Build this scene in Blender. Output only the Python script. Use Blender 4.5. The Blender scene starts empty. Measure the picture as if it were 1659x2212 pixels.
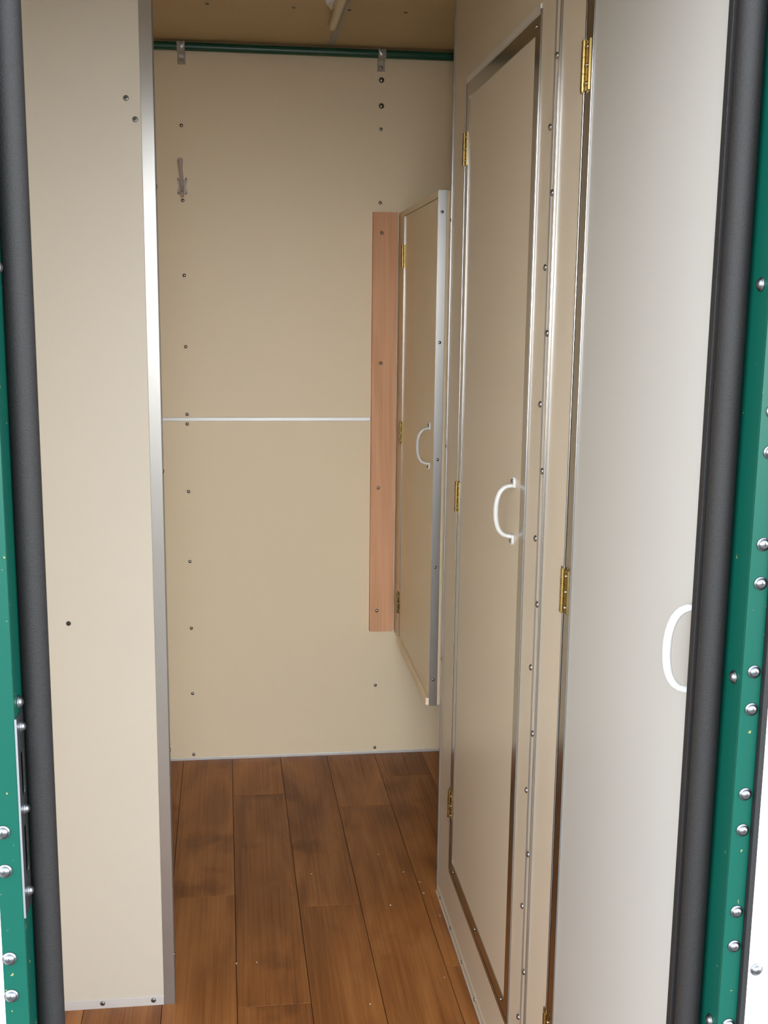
import bpy, bmesh, math, random
from mathutils import Matrix, Vector

random.seed(7)
S = bpy.context.scene
COL = S.collection

# ------------------------------------------------------------------ camera
cam_d = bpy.data.cameras.new('camera')
cam_d.sensor_fit = 'VERTICAL'
cam_d.sensor_height = 36.0
cam_d.lens = 36.0 * 2438.84 / 2212.0
cam_d.clip_start = 0.02
cam = bpy.data.objects.new('camera', cam_d)
COL.objects.link(cam)
_p, _y, _r = (math.radians(a) for a in (10.2976, 7.2327, -0.6504))
_f = Vector((math.sin(_y) * math.cos(_p), math.cos(_y) * math.cos(_p), -math.sin(_p)))
_rt = Vector((math.cos(_y), -math.sin(_y), 0.0))
_dn = _f.cross(_rt)
_rt, _dn = math.cos(_r) * _rt + math.sin(_r) * _dn, -math.sin(_r) * _rt + math.cos(_r) * _dn
_m = Matrix((_rt, -_dn, -_f)).transposed().to_4x4()
_m.translation = (0, 0, 1.27)
cam.matrix_world = _m
S.camera = cam

# ------------------------------------------------------------------ world (overcast daylight), flash, exposure
W = bpy.data.worlds.new('overcast_sky')
S.world = W
W.use_nodes = True
bg = W.node_tree.nodes['Background']
# hazy sky: brightest along the horizon, softer towards the zenith, the same all the way round
_n = W.node_tree.nodes; _l = W.node_tree.links
_tc = _n.new('ShaderNodeTexCoord'); _sx = _n.new('ShaderNodeSeparateXYZ'); _rp = _n.new('ShaderNodeValToRGB')
_l.new(_tc.outputs['Generated'], _sx.inputs[0]); _l.new(_sx.outputs['Z'], _rp.inputs['Fac'])
_rp.color_ramp.elements[0].position = 0.0; _rp.color_ramp.elements[0].color = (0.95, 0.985, 1.0, 1)
_rp.color_ramp.elements[1].position = 1.0; _rp.color_ramp.elements[1].color = (0.24, 0.28, 0.34, 1)
_e = _rp.color_ramp.elements.new(0.45); _e.color = (0.60, 0.65, 0.70, 1)
_l.new(_rp.outputs['Color'], bg.inputs['Color'])
bg.inputs['Strength'].default_value = 12.0
# the camera's own flash, just above the lens
fl = bpy.data.lights.new('camera_flash', 'POINT')
fl.energy = 12.0
fl.color = (1.0, 0.96, 0.90)
fl.shadow_soft_size = 0.018
flo = bpy.data.objects.new('camera_flash', fl)
flo.location = (0.03, -0.01, 1.31)
COL.objects.link(flo)
S.view_settings.view_transform = 'Standard'
S.view_settings.look = 'None'
S.view_settings.gamma = 1.0
S.view_settings.use_curve_mapping = False
S.view_settings.exposure = 0.0
S.cycles.max_bounces = 10
S.cycles.diffuse_bounces = 6
S.cycles.glossy_bounces = 5
S.cycles.use_denoising = True
S.cycles.sample_clamp_indirect = 8.0

# ------------------------------------------------------------------ materials
def mat(name, col, rough=0.5, metal=0.0, spec=0.5, var=0.0, vscale=8.0, bump=0.0, bscale=400.0, aniso=0.0, rvar=0.0):
    m = bpy.data.materials.new(name)
    m.use_nodes = True
    nt = m.node_tree
    b = nt.nodes['Principled BSDF']
    b.inputs['Base Color'].default_value = (*col, 1)
    b.inputs['Roughness'].default_value = rough
    b.inputs['Metallic'].default_value = metal
    b.inputs['Specular IOR Level'].default_value = spec
    tc = nt.nodes.new('ShaderNodeTexCoord')
    if var > 0 or rvar > 0:
        n = nt.nodes.new('ShaderNodeTexNoise')
        n.inputs['Scale'].default_value = vscale
        n.inputs['Detail'].default_value = 5
        nt.links.new(tc.outputs['Object'], n.inputs['Vector'])
    if var > 0:
        mx = nt.nodes.new('ShaderNodeMix')
        mx.data_type = 'RGBA'
        mx.inputs[6].default_value = (*[c * (1 - var) for c in col], 1)
        mx.inputs[7].default_value = (*[min(1, c * (1 + var)) for c in col], 1)
        nt.links.new(n.outputs['Fac'], mx.inputs[0])
        nt.links.new(mx.outputs[2], b.inputs['Base Color'])
    if rvar > 0:
        mr = nt.nodes.new('ShaderNodeMapRange')
        mr.inputs['To Min'].default_value = max(0.02, rough - rvar)
        mr.inputs['To Max'].default_value = rough + rvar
        nt.links.new(n.outputs['Fac'], mr.inputs['Value'])
        nt.links.new(mr.outputs['Result'], b.inputs['Roughness'])
    if bump > 0:
        n2 = nt.nodes.new('ShaderNodeTexNoise')
        n2.inputs['Scale'].default_value = bscale
        n2.inputs['Detail'].default_value = 3
        nt.links.new(tc.outputs['Object'], n2.inputs['Vector'])
        bp = nt.nodes.new('ShaderNodeBump')
        bp.inputs['Strength'].default_value = bump
        bp.inputs['Distance'].default_value = 0.001
        nt.links.new(n2.outputs['Fac'], bp.inputs['Height'])
        nt.links.new(bp.outputs['Normal'], b.inputs['Normal'])
    return m

M = {}
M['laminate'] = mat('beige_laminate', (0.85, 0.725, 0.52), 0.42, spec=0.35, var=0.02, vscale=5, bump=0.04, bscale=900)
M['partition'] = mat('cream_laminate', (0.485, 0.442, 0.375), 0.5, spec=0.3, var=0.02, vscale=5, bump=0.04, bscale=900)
M['locker'] = mat('satin_beige_laminate', (0.52, 0.452, 0.365), 0.32, spec=0.5, var=0.015, vscale=5, bump=0.03, bscale=900)
M['cabinet'] = mat('warm_beige_laminate', (0.71, 0.605, 0.42), 0.32, spec=0.45, var=0.015, vscale=5, bump=0.03, bscale=900)
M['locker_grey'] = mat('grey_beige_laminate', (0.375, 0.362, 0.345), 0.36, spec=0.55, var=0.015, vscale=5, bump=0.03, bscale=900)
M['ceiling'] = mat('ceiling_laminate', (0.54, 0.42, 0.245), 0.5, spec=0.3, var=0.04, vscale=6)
def extruded(name, col, rough, aniso):
    # drawn aluminium: fine die lines along its length spread highlights sideways
    m = mat(name, col, rough, metal=1, var=0.05, vscale=25)
    nt = m.node_tree; b = nt.nodes['Principled BSDF']
    b.inputs['Anisotropic'].default_value = aniso
    c = nt.nodes.new('ShaderNodeCombineXYZ')
    c.inputs[0].default_value = 0.7071; c.inputs[1].default_value = 0.7071
    nt.links.new(c.outputs[0], b.inputs['Tangent'])
    return m
M['alu'] = extruded('extruded_aluminium', (0.38, 0.37, 0.36), 0.36, 0.80)
M['alu'].node_tree.nodes['Principled BSDF'].inputs['Metallic'].default_value = 0.75
M['alu_bright'] = mat('bright_aluminium', (0.40, 0.395, 0.39), 0.18, metal=1)
M['alu_dull'] = mat('matt_aluminium', (0.66, 0.655, 0.65), 0.45, metal=0.5)
M['steel'] = mat('zinc_steel', (0.52, 0.53, 0.54), 0.22, metal=1)
M['rivet_steel'] = mat('rivet_steel', (0.31, 0.31, 0.315), 0.16, metal=1)
M['chrome'] = mat('bright_zinc_clip', (0.88, 0.88, 0.87), 0.2, metal=0.35)
M['slot_shade'] = mat('slot_shade_black', (0.001, 0.001, 0.001), 0.9, spec=0.0)  # near-black colour painting the shade inside the strike plate slots
M['zinc'] = mat('dimmed_zinc', (0.15, 0.153, 0.16), 0.34, metal=1)  # outer screws: colour darkened to offset the overbright daylight on them
M['grey_steel'] = mat('dull_steel', (0.22, 0.22, 0.21), 0.45, metal=1)
M['dark'] = mat('dark_gap', (0.015, 0.013, 0.012), 0.7)
M['brass'] = mat('brass', (0.33, 0.235, 0.09), 0.27, metal=1, rvar=0.06, vscale=90)
M['white'] = mat('white_enamel', (0.54, 0.54, 0.53), 0.25)
M['rubber'] = mat('black_rubber', (0.0085, 0.0078, 0.0080), 0.55, spec=0.26, bump=0.5, bscale=1400)
M['skin'] = mat('white_skin', (0.88, 0.87, 0.84), 0.35)
M['plastic'] = mat('clear_plastic', (0.50, 0.43, 0.38), 0.25)
M['lampwhite'] = mat('lamp_white', (0.78, 0.74, 0.74), 0.4)
M['tube'] = mat('tube_glass', (0.62, 0.54, 0.36), 0.15)
M['pipe'] = mat('dark_green_paint', (0.014, 0.085, 0.055), 0.3)
M['grey_strip'] = mat('grey_satin_strip', (0.36, 0.36, 0.36), 0.35, metal=0.4)
M['ground'] = mat('concrete_ground', (0.16, 0.16, 0.155), 0.9, var=0.15, vscale=3)

def green():
    m = mat('green_gloss_paint', (0.002, 0.046, 0.032), 0.28, spec=0.2)
    nt = m.node_tree; b = nt.nodes['Principled BSDF']
    tc = nt.nodes.new('ShaderNodeTexCoord')
    n = nt.nodes.new('ShaderNodeTexNoise'); n.inputs['Scale'].default_value = 160; n.inputs['Detail'].default_value = 2
    nt.links.new(tc.outputs['Object'], n.inputs['Vector'])
    r = nt.nodes.new('ShaderNodeValToRGB')
    r.color_ramp.elements[0].position = 0.735; r.color_ramp.elements[1].position = 0.76
    nt.links.new(n.outputs['Fac'], r.inputs['Fac'])
    mx = nt.nodes.new('ShaderNodeMix'); mx.data_type = 'RGBA'
    mx.inputs[6].default_value = (0.002, 0.046, 0.032, 1); mx.inputs[7].default_value = (0.16, 0.15, 0.06, 1)
    nt.links.new(r.outputs['Color'], mx.inputs[0]); nt.links.new(mx.outputs[2], b.inputs['Base Color'])
    return m
M['green'] = green()

def wood(name, stops, axis, stretch, scale, rough, rand=True, spec=0.4, knots=True):
    m = bpy.data.materials.new(name); m.use_nodes = True
    nt = m.node_tree; b = nt.nodes['Principled BSDF']; N = nt.nodes.new; Lk = nt.links.new
    b.inputs['Specular IOR Level'].default_value = spec
    tc = N('ShaderNodeTexCoord'); oi = N('ShaderNodeObjectInfo')
    mp = N('ShaderNodeMapping')
    sc = [1, 1, 1]; sc[axis] = stretch
    mp.inputs['Scale'].default_value = sc
    off = N('ShaderNodeVectorMath'); off.operation = 'SCALE'
    off.inputs[0].default_value = (7.3, 13.1, 3.7)
    Lk(oi.outputs['Random'], off.inputs['Scale'])
    Lk(tc.outputs['Object'], mp.inputs['Vector'])
    add = N('ShaderNodeVectorMath'); add.operation = 'ADD'
    Lk(mp.outputs['Vector'], add.inputs[0]); Lk(off.outputs[0], add.inputs[1])
    big = N('ShaderNodeTexNoise'); big.inputs['Scale'].default_value = scale; big.inputs['Detail'].default_value = 4; big.inputs['Distortion'].default_value = 1.2
    Lk(add.outputs[0], big.inputs['Vector'])
    mp2 = N('ShaderNodeMapping'); sc2 = [14, 14, 14]; sc2[axis] = 0.9
    mp2.inputs['Scale'].default_value = sc2
    Lk(add.outputs[0], mp2.inputs['Vector'])
    fine = N('ShaderNodeTexNoise'); fine.inputs['Scale'].default_value = scale * 1.6; fine.inputs['Detail'].default_value = 6; fine.inputs['Roughness'].default_value = 0.65
    Lk(mp2.outputs['Vector'], fine.inputs['Vector'])
    mix = N('ShaderNodeMix'); mix.data_type = 'FLOAT'; mix.inputs[0].default_value = 0.42
    Lk(big.outputs['Fac'], mix.inputs[2]); Lk(fine.outputs['Fac'], mix.inputs[3])
    rr = N('ShaderNodeMath'); rr.operation = 'MULTIPLY_ADD'
    rr.inputs[1].default_value = 0.10 if rand else 0.0; rr.inputs[2].default_value = -0.05 if rand else 0.0
    Lk(oi.outputs['Random'], rr.inputs[0])
    sm = N('ShaderNodeMath'); sm.operation = 'ADD'
    Lk(mix.outputs[0], sm.inputs[0]); Lk(rr.outputs[0], sm.inputs[1])
    ramp = N('ShaderNodeValToRGB')
    els = ramp.color_ramp.elements
    while len(els) < len(stops): els.new(0.5)
    for e, (p, c) in zip(els, stops): e.position = p; e.color = (*c, 1)
    Lk(sm.outputs[0], ramp.inputs['Fac'])
    out = ramp.outputs['Color']
    if knots:
        kn = N('ShaderNodeTexNoise'); kn.inputs['Scale'].default_value = 6.5; kn.inputs['Detail'].default_value = 3
        mpk = N('ShaderNodeMapping'); mpk.inputs['Scale'].default_value = (1, 1, 1)
        addk = N('ShaderNodeVectorMath'); addk.operation = 'ADD'
        Lk(tc.outputs['Object'], addk.inputs[0]); Lk(off.outputs[0], addk.inputs[1])
        Lk(addk.outputs[0], kn.inputs['Vector'])
        kr = N('ShaderNodeValToRGB'); kr.color_ramp.elements[0].position = 0.60; kr.color_ramp.elements[1].position = 0.76
        kr.color_ramp.elements[0].color = (1, 1, 1, 1); kr.color_ramp.elements[1].color = (0.60, 0.55, 0.50, 1)
        Lk(kn.outputs['Fac'], kr.inputs['Fac'])
        ml = N('ShaderNodeMix'); ml.data_type = 'RGBA'; ml.blend_type = 'MULTIPLY'; ml.inputs[0].default_value = 1
        Lk(out, ml.inputs[6]); Lk(kr.outputs['Color'], ml.inputs[7]); out = ml.outputs[2]
    Lk(out, b.inputs['Base Color'])
    b.inputs['Roughness'].default_value = rough
    bp = N('ShaderNodeBump'); bp.inputs['Strength'].default_value = 0.12; bp.inputs['Distance'].default_value = 0.0006
    Lk(fine.outputs['Fac'], bp.inputs['Height']); Lk(bp.outputs['Normal'], b.inputs['Normal'])
    return m
M['plank'] = wood('oak_plank', [(0.34, (0.155, 0.052, 0.012)), (0.50, (0.285, 0.108, 0.028)), (0.66, (0.40, 0.170, 0.050))], 1, 0.22, 9.0, 0.45, spec=0.3)
M['batten'] = wood('pale_batten', [(0.35, (0.60, 0.32, 0.175)), (0.5, (0.72, 0.41, 0.24)), (0.68, (0.80, 0.49, 0.30))], 2, 0.12, 14.0, 0.55, rand=False, spec=0.25, knots=False)

# ------------------------------------------------------------------ mesh helpers
def box(bm, x0, x1, y0, y1, z0, z1, mi=0):
    vs = [bm.verts.new((x, y, z)) for z in (z0, z1) for y in (y0, y1) for x in (x0, x1)]
    for f in ((0, 2, 3, 1), (4, 5, 7, 6), (0, 1, 5, 4), (2, 6, 7, 3), (0, 4, 6, 2), (1, 3, 7, 5)):
        bm.faces.new([vs[i] for i in f]).material_index = mi

def tube(bm, pts, rad, seg=12, caps=True, mi=0):
    """tube through points; rad = number or list of (ra, rb) / numbers"""
    pts = [Vector(p) for p in pts]
    n = len(pts)
    t0 = (pts[1] - pts[0]).normalized()
    ref = Vector((0, 0, 1)) if abs(t0.z) < 0.9 else Vector((0, 1, 0))
    u = t0.cross(ref).normalized(); rings = []
    for i, p in enumerate(pts):
        a = pts[max(i - 1, 0)]; b = pts[min(i + 1, n - 1)]
        t = (b - a).normalized()
        u = (u - t * u.dot(t)).normalized(); v = t.cross(u)
        r = rad[i] if isinstance(rad, (list, tuple)) else rad
        ra, rb = r if isinstance(r, (list, tuple)) else (r, r)
        rings.append([bm.verts.new(p + u * ra * math.cos(2 * math.pi * k / seg) + v * rb * math.sin(2 * math.pi * k / seg)) for k in range(seg)])
    for i in range(n - 1):
        for k in range(seg):
            f = bm.faces.new((rings[i][k], rings[i][(k + 1) % seg], rings[i + 1][(k + 1) % seg], rings[i + 1][k]))
            f.smooth = True; f.material_index = mi
    if caps:
        bm.faces.new([bm.verts.new(v.co) for v in reversed(rings[0])]).material_index = mi
        bm.faces.new([bm.verts.new(v.co) for v in rings[-1]]).material_index = mi

def lathe(bm, prof, seg=16, mi=0):
    """profile of (r, h) about +Z; r = 0 closes"""
    rings = []
    for r, h in prof:
        rings.append([bm.verts.new((0, 0, h))] if r == 0 else [bm.verts.new((r * math.cos(2 * math.pi * k / seg), r * math.sin(2 * math.pi * k / seg), h)) for k in range(seg)])
    for a, b in zip(rings, rings[1:]):
        for k in range(seg):
            q = [a[k % len(a)], a[(k + 1) % len(a)], b[(k + 1) % len(b)], b[k % len(b)]]
            q = list(dict.fromkeys(q))
            if len(q) > 2:
                f = bm.faces.new(q); f.smooth = True; f.material_index = mi

def mesh(name, bm, mats, bevel=0.0, segs=2):
    bmesh.ops.recalc_face_normals(bm, faces=bm.faces)
    if bevel > 0:
        bmesh.ops.bevel(bm, geom=[e for e in bm.edges if e.calc_face_angle(0) > 0.5], offset=bevel, segments=segs, affect='EDGES', profile=0.6)
    me = bpy.data.meshes.new(name)
    bm.to_mesh(me); bm.free()
    for m in (mats if isinstance(mats, (list, tuple)) else [mats]): me.materials.append(M[m])
    return me

def put(name, me, parent=None, loc=(0, 0, 0), rot=None):
    o = bpy.data.objects.new(name, me)
    COL.objects.link(o)
    if parent is not None: o.parent = parent
    o.location = loc
    if rot is not None: o.rotation_euler = rot
    return o

def boxes(name, bl, mats, parent=None, bevel=0.0, loc=(0, 0, 0)):
    bm = bmesh.new()
    for b in bl: box(bm, *b)
    return put(name, mesh(name, bm, mats, bevel), parent, loc)

def tag(o, label=None, cat=None, group=None, kind=None):
    if label: o['label'] = label
    if cat: o['category'] = cat
    if group: o['group'] = group
    if kind: o['kind'] = kind
    return o

def empty(name, loc=(0, 0, 0)):
    o = bpy.data.objects.new(name, None); COL.objects.link(o)
    o.location = loc; o.empty_display_size = 0.05
    return o

OUT = {'-y': (math.pi / 2, 0, 0), '-x': (0, -math.pi / 2, 0), '+x': (0, math.pi / 2, 0), '-z': (math.pi, 0, 0), '+y': (-math.pi / 2, 0, 0)}

def dome(r, h):
    bm = bmesh.new()
    lathe(bm, [(0, 0), (r, 0), (r, h * 0.12), (r * 0.93, h * 0.42), (r * 0.74, h * 0.72), (r * 0.42, h * 0.93), (0, h)], 16)
    return mesh('rivet', bm, 'rivet_steel')
RIVET = dome(0.0047, 0.0032)
RIVET_BIG = dome(0.0075, 0.0060)
RIVET_SMALL = dome(0.0034, 0.0022)
def flat_screw():
    bm = bmesh.new()
    lathe(bm, [(0, 0), (0.0046, 0), (0.0046, 0.0008), (0.0040, 0.0014), (0, 0.0016)], 16)
    for v in (0, 1):
        box(bm, *((-0.0024, 0.0024, -0.0005, 0.0005) if v == 0 else (-0.0005, 0.0005, -0.0024, 0.0024)), 0.0012, 0.0018, 1)
    return mesh('flat_screw', bm, ['grey_steel', 'dark'])
FLAT_SCREW = flat_screw()
def pan_screw(r=0.0056, mt='zinc'):
    bm = bmesh.new()
    k = r / 0.0062
    lathe(bm, [(0, 0), (r, 0), (r, 0.0007), (r * 0.94, 0.0011), (r * 0.80, 0.0012), (r * 0.76, 0.0018), (r * 0.66, 0.0028), (r * 0.45, 0.0035), (r * 0.2, 0.0038), (0, 0.0039)], 20)
    for v in (0, 1):
        a, b = 0.0019 * k, 0.00042 * k
        box(bm, *((-a, a, -b, b) if v == 0 else (-b, b, -a, a)), 0.0030, 0.00395, 1)
    return mesh('pan_screw', bm, [mt, 'dark'])
PAN = pan_screw()
PAN_SMALL = pan_screw(0.0045)
PAN_IN = pan_screw(0.0050, 'steel')

def rivets(name, me, spots, facing, parent):
    for p in spots:
        o = put(name, me, parent, p, OUT[facing])

# ------------------------------------------------------------------ dimensions (metres)
XR = 0.417            # fronts of the lockers
YB = 3.065            # back wall
YP = 1.921            # partition front
ZC = 1.925            # ceiling
XL, XW = -0.40, 0.95  # side walls
YF0, YF1 = 0.836, 0.888   # front wall with the doorway
DX0, DX1, DZ = -0.172, 0.400, 1.69   # doorway

# ------------------------------------------------------------------ room shell
floor = boxes('floor', [(XL - 0.05, XW + 0.05, 0.80, YB + 0.05, -0.06, -0.003)], 'dark')
tag(floor, 'brown oak plank floor running from the doorway to the back wall', 'floor', kind='structure')
# planks, laid nearly along the room (the lines lean a touch to the left going in)
def lx(i, y):
    near = [-0.576, -0.437, -0.298, -0.157, -0.0203, 0.116, 0.2484, 0.3858, 0.523, 0.66][i]
    return near - 0.0150 * (y - 1.85)
joints = {0: [1.1, 2.02, 2.94], 1: [1.45, 2.37], 2: [1.05, 1.75, 2.67], 3: [1.385, 2.303], 4: [0.98, 1.8956, 2.814], 5: [1.32, 2.238], 6: [0.9, 1.80, 2.719], 7: [1.067, 1.985, 2.903], 8: [1.3, 2.25]}
g = 0.0006
for i in range(9):
    ys = [0.80] + [j for j in joints[i] if j > 0.85] + [YB - 0.001]
    for a, b in zip(ys, ys[1:]):
        cx, cy = (lx(i, (a + b) / 2) + lx(i + 1, (a + b) / 2)) / 2, (a + b) / 2
        bm = bmesh.new()
        y0, y1 = a + g, b - g
        top, ch = 0.0, 0.0005
        lo = [bm.verts.new((lx(i + s, y) + (g if s == 0 else -g) - cx, y - cy, -0.003)) for s, y in ((0, y0), (1, y0), (1, y1), (0, y1))]
        mi_ = [bm.verts.new((v.co.x, v.co.y, top - ch)) for v in lo]
        hi = [bm.verts.new((v.co.x + (ch if v.co.x < 0 else -ch), v.co.y + (ch if v.co.y < 0 else -ch), top)) for v in lo]
        for q in range(4):
            bm.faces.new((lo[q], lo[(q + 1) % 4], mi_[(q + 1) % 4], mi_[q]))
            bm.faces.new((mi_[q], mi_[(q + 1) % 4], hi[(q + 1) % 4], hi[q]))
        bm.faces.new(hi); bm.faces.new(list(reversed(lo)))
        put('floor_plank', mesh('floor_plank', bm, 'plank'), floor, (cx, cy, 0))

ceiling = boxes('ceiling', [(XL - 0.05, XW + 0.05, YF0, YB + 0.05, ZC, ZC + 0.05)], 'ceiling')
tag(ceiling, 'dim brown laminate ceiling above the dark green pipe', 'ceiling', kind='structure')
rivets('ceiling_screw', FLAT_SCREW, [(x, 2.685, ZC) for x in (-0.066, 0.125, 0.250, 0.377)] + [(x, 2.2, ZC) for x in (-0.066, 0.125, 0.377)], '-z', ceiling)
jt = boxes('joint_strip', [(0.228, 0.244, 1.0, 3.03, ZC - 0.003, ZC)], 'grey_strip', ceiling, 0.0008)

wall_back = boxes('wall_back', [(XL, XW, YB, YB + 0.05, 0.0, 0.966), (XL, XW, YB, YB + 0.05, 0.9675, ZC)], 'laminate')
tag(wall_back, 'beige laminate back wall with two columns of rivets', 'wall', kind='structure')
rivets('rivet', RIVET, [(-0.146, YB, z) for z in (1.7216, 1.5356, 1.3452, 1.1601, 0.9808, 0.9547, 0.771, 0.5767, 0.3872, 0.1977, 0.0170)]
       + [(0.3695, YB, z) for z in (1.7276, 1.541, 0.2059, 0.018)], '-y', wall_back)
rivets('large_rivet', RIVET_BIG, [(0.3697, YB, 1.8497), (0.3700, YB, 1.7854)], '-y', wall_back)
tr = boxes('joint_strip', [(XL, 0.348, YB - 0.003, YB, 0.9625, 0.9725)], 'alu_dull', wall_back, 0.0012)
bb = boxes('baseboard_back', [(XL, XW, YB - 0.0025, YB, 0.0, 0.008)], 'alu_dull', None, 0.0008)
tag(bb, 'thin aluminium strip along the foot of the back wall', 'trim', kind='structure')

wl = boxes('wall_left', [(XL - 0.05, XL, YF0, YB, 0, ZC)], 'laminate')
tag(wl, 'beige left side wall behind the partition', 'wall', kind='structure')
wr = boxes('wall_right', [(XW, XW + 0.05, YF0, YB, 0, ZC)], 'laminate')
tag(wr, 'beige right side wall behind the lockers', 'wall', kind='structure')

# partition on the left with an aluminium corner angle
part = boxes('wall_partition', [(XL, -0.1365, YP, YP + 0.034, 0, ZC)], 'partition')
tag(part, 'cream laminate partition panel beside the doorway on the left', 'wall', kind='structure')
boxes('corner_angle', [(-0.1545, -0.1345, YP - 0.0016, YP, 0.0, ZC), (-0.1365, -0.1345, YP, YP + 0.034, 0, ZC)], 'alu', part, 0.0005)
boxes('bottom_strip', [(XL, -0.1548, YP - 0.0018, YP, 0.0, 0.0185)], 'alu_dull', part, 0.0005)
rivets('flat_screw', FLAT_SCREW, [(-0.1774, YP, 1.592), (-0.1639, YP, 1.560), (-0.2649, YP - 0.0018, 0.0105), (-0.1734, YP - 0.0018, 0.0105), (-0.356, YP - 0.0018, 0.0105)], '-y', part)
bm = bmesh.new(); lathe(bm, [(0, 0), (0.0042, 0), (0.0036, 0.0006), (0.0014, 0.0007), (0, 0.0002)], 12)
put('screw_hole', mesh('screw_hole', bm, 'dark'), part, (-0.2989, YP, 0.7301), OUT['-y'])
rivets('rivet', RIVET_SMALL, [(-0.1345, YP + 0.014, z) for z in (1.4585, 0.9905, 0.4892, 0.0917)], '+x', part)

# front wall of the vehicle with the doorway cut through it
wf = boxes('wall_front', [(-1.6, DX0 - 0.002, YF0, YF1, -0.30, 2.02), (DX1 + 0.002, 1.6, YF0, YF1, -0.30, 2.02), (DX0 - 0.002, DX1 + 0.002, YF0, YF1, DZ + 0.002, 2.02), (DX0 - 0.002, DX1 + 0.002, YF0, YF1, -0.30, -0.06)], 'skin')
tag(wf, 'white outer skin of the vehicle around the green doorway', 'wall', kind='structure')
# white outer board right of the door frame, with a black sealing edge
wb = boxes('outer_board', [(0.4215, 1.2, 0.8285, YF0, -0.25, 1.95)], 'skin', wf, 0.0008)
boxes('black_edging', [(0.4165, 0.4213, 0.8275, YF0, -0.25, 1.95)], 'rubber', wf, 0.0006)
rivets('pan_screw', PAN, [(0.4288, 0.8285, z) for z in (0.7191, 0.945, 0.493, 1.17)], '-y', wf)

ground = boxes('ground', [(-12, 12, -14, 8, -0.5, -0.45)], 'ground')
tag(ground, 'grey concrete ground outside the vehicle', 'ground', kind='structure')

# green door frame: returns and lips
df = boxes('door_1', [(DX0 - 0.002, DX0, 0.835, 0.8885, -0.06, DZ), (DX1, DX1 + 0.002, 0.835, 0.8885, -0.06, DZ), (DX0 - 0.002, DX1 + 0.002, 0.835, 0.8885, DZ, DZ + 0.002),
                      (DX0 - 0.018, DX0, 0.833, 0.8355, -0.06, DZ + 0.018), (DX1, DX1 + 0.0165, 0.833, 0.8355, -0.06, DZ + 0.018), (DX0 - 0.018, DX1 + 0.0165, 0.833, 0.8355, DZ, DZ + 0.018)], 'green', None, 0.0008)
tag(df, 'green painted steel door frame around the entrance', 'door frame', kind='structure')
zs = []
for k in range(-2, 4):
    zs += [0.9824 - 0.1055 * k, 0.9505 - 0.1055 * k]
rivets('pan_screw', PAN, [(0.4095, 0.833, z) for z in zs], '-y', df)
rivets('pan_screw', PAN, [(-0.1845, 0.833, z - 0.0045) for z in zs if z < 0.9], '-y', df)
rivets('pan_screw', PAN, [(DX1, 0.848, z) for z in (1.2904, 0.9732, 0.6601)], '-x', df)
rivets('pan_screw', PAN, [(DX0, 0.850, z) for z in (1.2944, 0.9700)], '+x', df)
# strike plate on the left return: plate with two latch slots
bm = bmesh.new()
py0, py1, px0, px1 = 0.8325, 0.8585, DX0, DX0 + 0.0016
sl = [(0.897, 0.932), (0.832, 0.872)]
zc = [0.8005, 0.832, 0.872, 0.897, 0.932, 0.9625]
sy0, sy1 = 0.842, 0.853
box(bm, px0, px1, py0, sy0, zc[0], zc[-1]); box(bm, px0, px1, sy1, py1, zc[0], zc[-1])
for a, b in ((zc[0], zc[1]), (zc[2], zc[3]), (zc[4], zc[5])): box(bm, px0, px1, sy0, sy1, a, b)
sp = put('strike_plate', mesh('strike_plate', bm, 'steel'), df)
tag(sp, 'bright steel strike plate with two slots')
for a, b in sl:
    boxes('latch_slot_shade', [(DX0 - 0.0006, DX0 + 0.0004, sy0, sy1, a, b)], 'slot_shade', sp)  # black block behind each cut paints the slot's inner shade
rivets('pan_screw', PAN_SMALL, [(px1, 0.847, z) for z in (0.9515, 0.8845, 0.8160)], '+x', sp)
# black rubber bulb seal: up one side, across the head, down the other
bm = bmesh.new()
cl, cr, ct_, yy, rr = DX0 + 0.0103, DX1 - 0.0118, DZ - 0.0115, 0.870, 0.0108
path = [(cl, yy, -0.05)] + [(cl, yy, z) for z in (0.4, 0.9, 1.3, 1.6)] + [(cl + 0.02 * (1 - math.cos(t)), yy, ct_ - 0.02 + 0.02 * math.sin(t)) for t in (0.0, 0.4, 0.8, 1.2, 1.57)]
path += [(0.1, yy, ct_)] + [(cr - 0.02 * (1 - math.cos(t)), yy, ct_ - 0.02 + 0.02 * math.sin(t)) for t in (1.57, 1.2, 0.8, 0.4, 0.0)] + [(cr, yy, z) for z in (1.6, 1.3, 0.9, 0.4)] + [(cr, yy, -0.05)]
tube(bm, path, rr, 20)
seal = put('rubber_seal', mesh('rubber_seal', bm, 'rubber'), df)
boxes('seal_flange', [(DX1 - 0.0225, DX1 - 0.0002, 0.8815, 0.8905, -0.05, DZ - 0.002), (DX0 + 0.0002, DX0 + 0.0145, 0.8815, 0.8905, -0.05, DZ - 0.002)], 'rubber', seal, 0.001)

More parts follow.
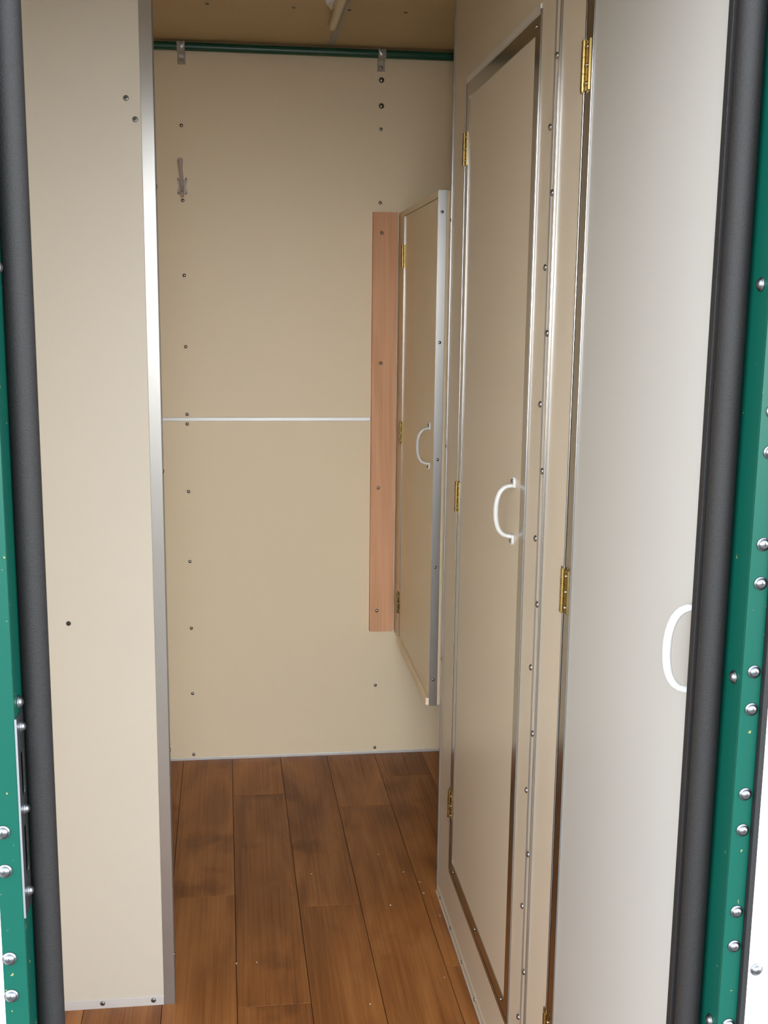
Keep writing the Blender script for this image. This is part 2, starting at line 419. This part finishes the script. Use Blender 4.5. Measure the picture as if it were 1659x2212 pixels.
# ------------------------------------------------------------------ shared hardware
def hinge_mesh(L=0.058):
    """butt hinge on a face looking to -x: origin at centre of the pin"""
    bm = bmesh.new()
    r = 0.0032
    box(bm, -0.0012, 0.0006, 0.0004, 0.0150, -L / 2, L / 2)        # frame leaf (away from the door)
    box(bm, -0.0012, 0.0006, -0.0170, -0.0004, -L / 2, L / 2)      # door leaf
    n = 3
    for k in range(n):
        a = -L / 2 + k * L / n
        tube(bm, [(-0.0028, 0, a + 0.0004), (-0.0028, 0, a + L / n - 0.0004)], r, 12)
    tube(bm, [(-0.0028, 0, -L / 2 - 0.0012), (-0.0028, 0, L / 2 + 0.0012)], r * 0.55, 10)
    for s in (-1, 1):
        for z in (-0.021, 0, 0.021):
            mt = Matrix.Translation((-0.0012, s * 0.0098, z)) @ Matrix.Rotation(-math.pi / 2, 4, 'Y')
            b2 = bmesh.new(); lathe(b2, [(0, 0), (0.0027, 0), (0.0024, 0.0010), (0.0014, 0.0017), (0, 0.0019)], 10, 1)
            b2.transform(mt); t = bpy.data.meshes.new('t'); b2.to_mesh(t); b2.free(); bm.from_mesh(t); bpy.data.meshes.remove(t)
    me = mesh('hinge', bm, ['brass', 'steel'])
    return me
HINGE = hinge_mesh()

def handle_mesh():
    """white bow handle on a face looking to -x, origin on the face at mid height"""
    bm = bmesh.new()
    half, d = 0.0405, 0.0255
    pts = [(-0.0022, 0, -half)]
    rad = [(0.0058, 0.0028)]
    for k in range(17):
        t = -math.pi / 2 + math.pi * k / 16
        x = -0.003 - d * (abs(math.cos(t)) ** 0.72)
        z = (half - 0.0008) * (1 if math.sin(t) > 0 else -1) * abs(math.sin(t)) ** 0.9
        pts.append((x, 0, z)); w = abs(math.cos(t))
        rad.append((0.0052 - 0.0006 * w, 0.0034 + 0.0006 * w))
    pts.append((-0.0022, 0, half)); rad.append((0.0058, 0.0028))
    tube(bm, pts, rad, 12)
    for s in (-1, 1):   # mounting feet, beyond the bow
        prof = [(0.0064, half - 0.003), (0.0068, half + 0.004), (0.0060, half + 0.009), (0.0034, half + 0.0122), (0.0, half + 0.013)]
        outl = [(-w, z * s) for w, z in prof[:-1]] + [(0, prof[-1][1] * s)] + [(w, z * s) for w, z in reversed(prof[:-1])]
        f = [bm.verts.new((-0.0035, y, z)) for y, z in outl]; b = [bm.verts.new((0, y, z)) for y, z in outl]
        bm.faces.new(f); bm.faces.new(list(reversed(b)))
        for k in range(len(f)): bm.faces.new((f[k], f[(k + 1) % len(f)], b[(k + 1) % len(f)], b[k]))
    return mesh('handle', bm, 'white')
HANDLE = handle_mesh()
def hscrew():
    bm = bmesh.new(); lathe(bm, [(0, 0), (0.0031, 0), (0.0026, 0.0012), (0.0013, 0.0019), (0, 0.0020)], 12)
    box(bm, -0.0017, 0.0017, -0.0004, 0.0004, 0.0016, 0.0022, 1)
    return mesh('handle_screw', bm, ['grey_steel', 'dark'])
HSCREW = hscrew()

def fit_handle(door, x, y, z):
    put('handle', HANDLE, door, (x, y, z))
    for s in (-1, 1): put('handle_screw', HSCREW, door, (x - 0.0035, y, z + s * 0.0475), OUT['-x'])

# ------------------------------------------------------------------ tall lockers along the right side
DZ0, DZ1 = 0.128, 1.672
def locker(name, label, y0, y1, d0, d1, hy, hz, dm='locker'):
    """y0..y1 body, d0..d1 door opening (d1 = hinge side)"""
    root = empty(name, (XR + 0.25, (y0 + y1) / 2, 0))
    inv = (-(XR + 0.25), -(y0 + y1) / 2, 0)
    def bx(nm, bl, mt, par=None, bevel=0.0):
        return boxes(nm, bl, mt, par or root, bevel, inv if par is None else (0, 0, 0))
    t = 0.018
    bx('face_frame', [(XR, XR + t, y0, d0, 0, ZC - 0.001), (XR, XR + t, d1, y1, 0, ZC - 0.001), (XR, XR + t, d0, d1, DZ1, ZC - 0.001), (XR, XR + t, d0, d1, 0, DZ0)], 'locker')
    bx('side_panel', [(XR + t, XW - 0.001, y1 - t, y1, 0, ZC - 0.001)], 'locker')
    bx('side_panel', [(XR + t, XW - 0.001, y0, y0 + t, 0, ZC - 0.001)], 'locker')
    bx('gap_shade_sheet', [(XR + 0.024, XR + 0.027, y0 + t, y1 - t, 0, ZC - 0.001)], 'dark')  # near-black sheet close behind the door, painting shade into its gaps
    # bright bead on the frame all round the opening
    w, h = 0.0045, 0.0025
    bx('frame_bead', [(XR - h, XR, d1 + 0.0015, d1 + 0.0015 + w, DZ0 - w, DZ1 + w)], 'alu_bright', None, 0.0005)
    bx('frame_bead', [(XR - h, XR, d0 - 0.0015 - w, d0 - 0.0015, DZ0 - w, DZ1 + w)], 'alu_bright', None, 0.0005)
    bx('frame_bead', [(XR - h, XR, d0 - 0.0015, d1 + 0.0015, DZ1 + 0.001, DZ1 + 0.012)], 'alu_dull', None, 0.0005)
    bx('frame_bead', [(XR - h, XR, d0 - 0.0015, d1 + 0.0015, DZ0 - 0.009, DZ0 - 0.001)], 'alu_bright', None, 0.0005)
    # door leaf: panel with polished aluminium edge strips
    gp = 0.0015
    door = bx('door', [(XR, XR + 0.016, d0 + gp, d1 - gp, DZ0 + gp, DZ1 - gp)], dm)
    s, p = 0.024, 0.0017
    for q in ((d0 + gp, d0 + gp + s, DZ0 + gp, DZ1 - gp), (d1 - gp - s, d1 - gp, DZ0 + gp, DZ1 - gp)):
        bx('edge_strip', [(XR - p, XR, *q)], 'alu_bright', door, 0.0003)
    for q in ((DZ1 - gp - s, DZ1 - gp), (DZ0 + gp, DZ0 + gp + s)):
        bx('edge_strip', [(XR - p, XR, d0 + gp + s, d1 - gp - s, *q)], 'alu_bright', door, 0.0003)
    rivets('rivet', RIVET_SMALL, [(XR - p, d0 + gp + s + (d1 - d0 - 2 * gp - 2 * s) * f, DZ0 + gp + s / 2) for f in (0.04, 0.5, 0.96)]
           + [(XR - p, d0 + 0.02, DZ1 - gp - s / 2)], '-x', door)
    for z in (1.5575, 0.9085, 0.2690):
        put('hinge', HINGE, door, (XR - p, d1 + 0.0005, z))
    fit_handle(door, XR, hy, hz)
    # aluminium strip along the floor
    bx('floor_strip', [(XR - 0.0022, XR, y0, y1, 0.0030, 0.019)], 'locker', None, 0.0006)
    bx('floor_edge', [(XR - 0.0040, XR, y0, y1, 0.0002, 0.0028)], 'alu_dull')
    n = int((y1 - y0) / 0.123)
    rivets('rivet', RIVET_SMALL, [(XR - 0.0022 + inv[0], y1 - 0.047 - 0.123 * k + inv[1], 0.0115) for k in range(n)], '-x', root)
    tag(root, label, 'locker', 'tall lockers along the right side')
    return root, inv, bx

A, iA, bA = locker('tall_locker', 'tall beige locker with whole aluminium-edged door, next to the small wall cabinet', 1.5435, 2.272, 1.617, 2.135, 1.687, 0.9605)
bA('corner_strip', [(XR - 0.0026, XR, 2.2665, 2.2745, 0.0195, ZC - 0.001)], 'alu', None, 0.0005)
rivets('rivet', RIVET_SMALL, [(XR - 0.0026 + iA[0], 2.265 + iA[1], z) for z in (1.44, 0.9905, 0.5377, 0.0629)], '-x', A)
B, iB, bB = locker('tall_locker', 'tall beige locker nearest the doorway, its handle half hidden by black rubber seal', 0.893, 1.5425, 0.925, 1.392, 0.967, 0.9605, 'locker_grey')
# riveted cover strip over the joint between the two lockers
bB('cover_strip', [(XR - 0.0028, XR - 0.0001, 1.5095, 1.5425, 0.0195, ZC - 0.001)], 'locker', None, 0.0005)
bB('cover_edge', [(XR - 0.0034, XR - 0.0001, 1.5065, 1.5093, 0.0195, ZC - 0.001)], 'alu_bright', None, 0.0003)
bA('joint_strip', [(XR - 0.0018, XR, 1.5437, 1.5570, 0.0195, ZC - 0.001)], 'locker', None, 0.0005)
bB('inlay_strip', [(XR - 0.0030, XR - 0.0026, 1.5225, 1.5335, 0.0195, ZC - 0.001)], 'grey_strip', None, 0.0002)
rivets('rivet', RIVET, [(XR - 0.0030 + iB[0], 1.5165 + iB[1], z) for z in (1.788, 1.5955, 1.4221, 1.2371, 1.0476, 0.8561, 0.6626, 0.4741, 0.2827, 0.092)], '-x', B)
rivets('rivet', RIVET, [(XR - 0.0030 + iB[0], 1.5390 + iB[1], z) for z in (1.69, 1.5091, 1.3254, 1.1385, 0.9473, 0.7555, 0.5653, 0.3784, 0.1922)], '-x', B)

# ------------------------------------------------------------------ small cabinet on the back wall
CX, CY0, CY1, CZ0, CZ1 = 0.4200, 2.450, YB - 0.001, 0.367, 1.515
C = empty('wall_cabinet', (CX + 0.2, (CY0 + CY1) / 2, CZ0))
iC = (-(CX + 0.2), -(CY0 + CY1) / 2, -CZ0)
def bC(nm, bl, mt, par=None, bevel=0.0): return boxes(nm, bl, mt, par or C, bevel, iC if par is None else (0, 0, 0))
CDY0, CDY1, CDZ0, CDZ1 = 2.4535, 2.950, 0.386, 1.500
t = 0.016
bC('body', [(CX + t, XW - 0.001, CY0, CY1, CZ0, CZ1 - 0.0145), (CX + t, XW - 0.001, CY0, CY1, CZ1 - 0.0145, CZ1)], 'cabinet')
bC('stile', [(CX, CX + t, CDY1, CY1, CZ0, CZ1)], 'cabinet')
bC('top_rail', [(CX - 0.001, CX + t, CY0, CDY1, CDZ1, CZ1)], 'cabinet', None, 0.0008)
bC('bottom_rail', [(CX - 0.0075, CX + t, CY0, CDY1, CZ0, CDZ0 - 0.002)], 'laminate', None, 0.002)
cd = bC('door', [(CX, CX + t - 0.001, CDY0, CDY1 - 0.0015, CDZ0, CDZ1 - 0.0015)], 'cabinet')
boxes('edge_strip', [(CX - 0.0022, CX, CDY1 - 0.006, CDY1 - 0.0015, CDZ0, CDZ1 - 0.0015)], 'alu_bright', cd, 0.0003)
for z in (1.3985, 0.943, 0.477): put('hinge', HINGE, cd, (CX - 0.001, CDY1 + 0.008, z))
fit_handle(cd, CX, 2.503, 0.962)
ang = bC('corner_angle', [(CX - 0.0005, CX + 0.0185, CY0 - 0.002, CY0, CZ0 - 0.001, CZ1 + 0.001)], 'alu', None, 0.0005)
rivets('rivet', RIVET_SMALL, [(CX + 0.0085, CY0 - 0.002, z) for z in (1.4705, 1.1949, 0.9379, 0.6936, 0.4286)], '-y', ang)
bC('side_panel', [(CX + 0.0235, XW - 0.002, CY0 - 0.006, CY0 - 0.0001, CZ0 + 0.004, CZ1 - 0.012)], 'cabinet')
tag(C, 'narrow beige wall cabinet in the far right corner beside the wooden batten', 'cabinet')

# ------------------------------------------------------------------ wooden batten on the back wall
bt = boxes('wooden_batten', [(-0.033, 0.033, -0.0095, 0.0095, -0.573, 0.573)], 'batten', None, 0.0008, (0.3822, YB - 0.0097, 0.9430))
tag(bt, 'upright pinkish bare wood batten screwed to the back wall beside the small cabinet', 'batten')
rivets('screw', PAN_IN, [(x - 0.3822, -0.0095, z - 0.9430) for x, z in ((0.3724, 1.4624), (0.3730, 1.1199), (0.3700, 0.7798), (0.3693, 0.4313))], '-y', bt)

# ------------------------------------------------------------------ green pipe under the ceiling with two saddle clips
PZ, PY = 1.9095, 3.045
bm = bmesh.new(); tube(bm, [(-0.45, 0, 0), (0.0, 0, 0), (0.45, 0, 0)], 0.0105, 20)
pipe = put('pipe', mesh('pipe', bm, 'pipe'), None, (0.15, PY, PZ))
tag(pipe, 'dark green pipe running along the top of the back wall', 'pipe')
def clip_mesh():
    bm = bmesh.new(); w = 0.010
    prof = [(0.0125 * math.sin(a), 0.0125 * math.cos(a)) for a in [math.radians(d) for d in range(40, -221, -20)]]
    # (y, z) pairs: over the pipe then down the wall
    prof = [(-0.0125 * math.sin(math.radians(d)), 0.0125 * math.cos(math.radians(d))) for d in range(-30, 166, 15)] + [(0.0150, -0.0150), (0.0168, -0.019), (0.0175, -0.040)]
    o = [[bm.verts.new((s * w, y, z)) for s in (-1, -0.35, 0, 0.35, 1)] for y, z in prof]
    for k, row in enumerate(o):
        if k < 12:
            d = Vector((0, row[2].co.y, row[2].co.z)).normalized() * 0.0016
            for q in (1, 2, 3): row[q].co += d
    for a, b in zip(o, o[1:]):
        for q in range(4): bm.faces.new((a[q], a[q + 1], b[q + 1], b[q])).smooth = True
    bmesh.ops.solidify(bm, geom=bm.faces[:], thickness=0.0012)
    return mesh('pipe_clip', bm, 'chrome')
CLIP = clip_mesh()
for x in (-0.1420, 0.3677):
    c = put('pipe_clip', CLIP, pipe, (x - 0.15, 0, 0))
    put('screw', PAN_IN, c, (0, 0.0168, -0.0295), OUT['-y'])

# ------------------------------------------------------------------ coat hook on the back wall
hk = empty('coat_hook', (-0.1465, YB, 1.570))
bm = bmesh.new()
outl = [(-0.013, 0.020), (-0.010, 0.022), (-0.006, 0.016), (0.006, 0.018), (0.010, 0.024), (0.013, 0.021), (0.012, 0.012), (0.0095, 0.0), (0.012, -0.010), (0.013, -0.018), (0.009, -0.021), (0.0, -0.016), (-0.009, -0.021), (-0.013, -0.018), (-0.012, -0.010), (-0.0095, 0.0), (-0.012, 0.012)]
f = [bm.verts.new((x, -0.003, z)) for x, z in outl]; b = [bm.verts.new((x, 0, z)) for x, z in outl]
bm.faces.new(f); bm.faces.new(list(reversed(b)))
for k in range(len(f)): bm.faces.new((f[k], f[(k + 1) % len(f)], b[(k + 1) % len(f)], b[k]))
put('plate', mesh('plate', bm, 'plastic'), hk)
bm = bmesh.new()
tube(bm, [(0, -0.002, 0.0), (-0.0002, -0.008, 0.012), (-0.0008, -0.018, 0.026), (-0.0015, -0.028, 0.040), (-0.002, -0.034, 0.052), (-0.002, -0.036, 0.062), (-0.002, -0.0358, 0.067)], [0.0052, 0.0048, 0.0044, 0.0044, 0.0055, 0.0066, 0.0035], 12)
put('upper_arm', mesh('upper_arm', bm, 'plastic'), hk)
bm = bmesh.new()
tube(bm, [(0, -0.002, 0.004), (0.0003, -0.010, -0.008), (0.0006, -0.020, -0.018), (0.001, -0.028, -0.024), (0.001, -0.032, -0.022), (0.001, -0.034, -0.016)], [0.0052, 0.0048, 0.0048, 0.0052, 0.0056, 0.0040], 12)
put('lower_arm', mesh('lower_arm', bm, 'plastic'), hk)
rivets('screw', RIVET_SMALL, [(0.0102, -0.003, 0.0185), (-0.0102, -0.003, 0.0175), (0.0102, -0.003, -0.0165), (-0.0102, -0.003, -0.0165)], '-y', hk)
for ch in hk.children:
    if ch.name.startswith('screw'): ch.scale = (0.65,) * 3
tag(hk, 'small translucent coat hook on the upper left of the back wall', 'hook')

# ------------------------------------------------------------------ ceiling tube lamp
tl = empty('tube_lamp', (0.2165, 2.3, ZC))
bm = bmesh.new(); tube(bm, [(0, -0.55, 0), (0, 0.0, 0), (0, 0.425, 0), (0, 0.435, 0), (0, 0.440, 0)], [0.0128, 0.0128, 0.0128, 0.0110, 0.0060], 20)
put('tube', mesh('tube', bm, 'tube'), tl, (0, 0, -0.0235))
for (y0, y1) in ((0.24, 0.335), (-0.50, -0.405)):
    bm = bmesh.new()
    v = [bm.verts.new(c) for c in ((-0.034, y0, 0), (0.006, y0, 0), (0.006, y1, 0), (-0.018, y1, 0), (-0.030, y0, -0.026), (0.004, y0, -0.012), (0.004, y1 - 0.01, -0.012), (-0.014, y1 - 0.03, -0.022))]
    for q in ((0, 1, 2, 3), (7, 6, 5, 4), (0, 4, 5, 1), (1, 5, 6, 2), (2, 6, 7, 3), (3, 7, 4, 0)): bm.faces.new([v[i] for i in q])
    put('bracket', mesh('bracket', bm, 'lampwhite', 0.0015), tl)
tag(tl, 'slim fluorescent tube lamp fixed under the brown ceiling, switched off', 'lamp')

# ------------------------------------------------------------------ shavings left on the floor
for k, (x, y) in enumerate([(0.3856, 2.3154), (0.3848, 2.2644), (0.3052, 2.2216), (0.4065, 2.1707), (0.018, 2.0378), (-0.0217, 2.0372), (0.3538, 2.3654), (0.3068, 2.4527), (0.2234, 1.8785), (0.3738, 1.9479), (0.1442, 2.3785)]):
    bm = bmesh.new()
    a0 = random.uniform(0, 6.28); r = random.uniform(0.0016, 0.0030) * (1.0 if k < 4 else 0.7)
    n = 6; span = random.uniform(1.5, 3.2)
    tube(bm, [(r * math.cos(a0 + span * q / n), r * math.sin(a0 + span * q / n), 0.0007) for q in range(n + 1)], 0.0006, 6)
    sh = put('metal_shaving', mesh('metal_shaving', bm, 'skin'), None, (x, y, 0.0))
    tag(sh, 'tiny pale curled shaving lying on the brown plank floor', 'shaving', 'shavings scattered on the floor')
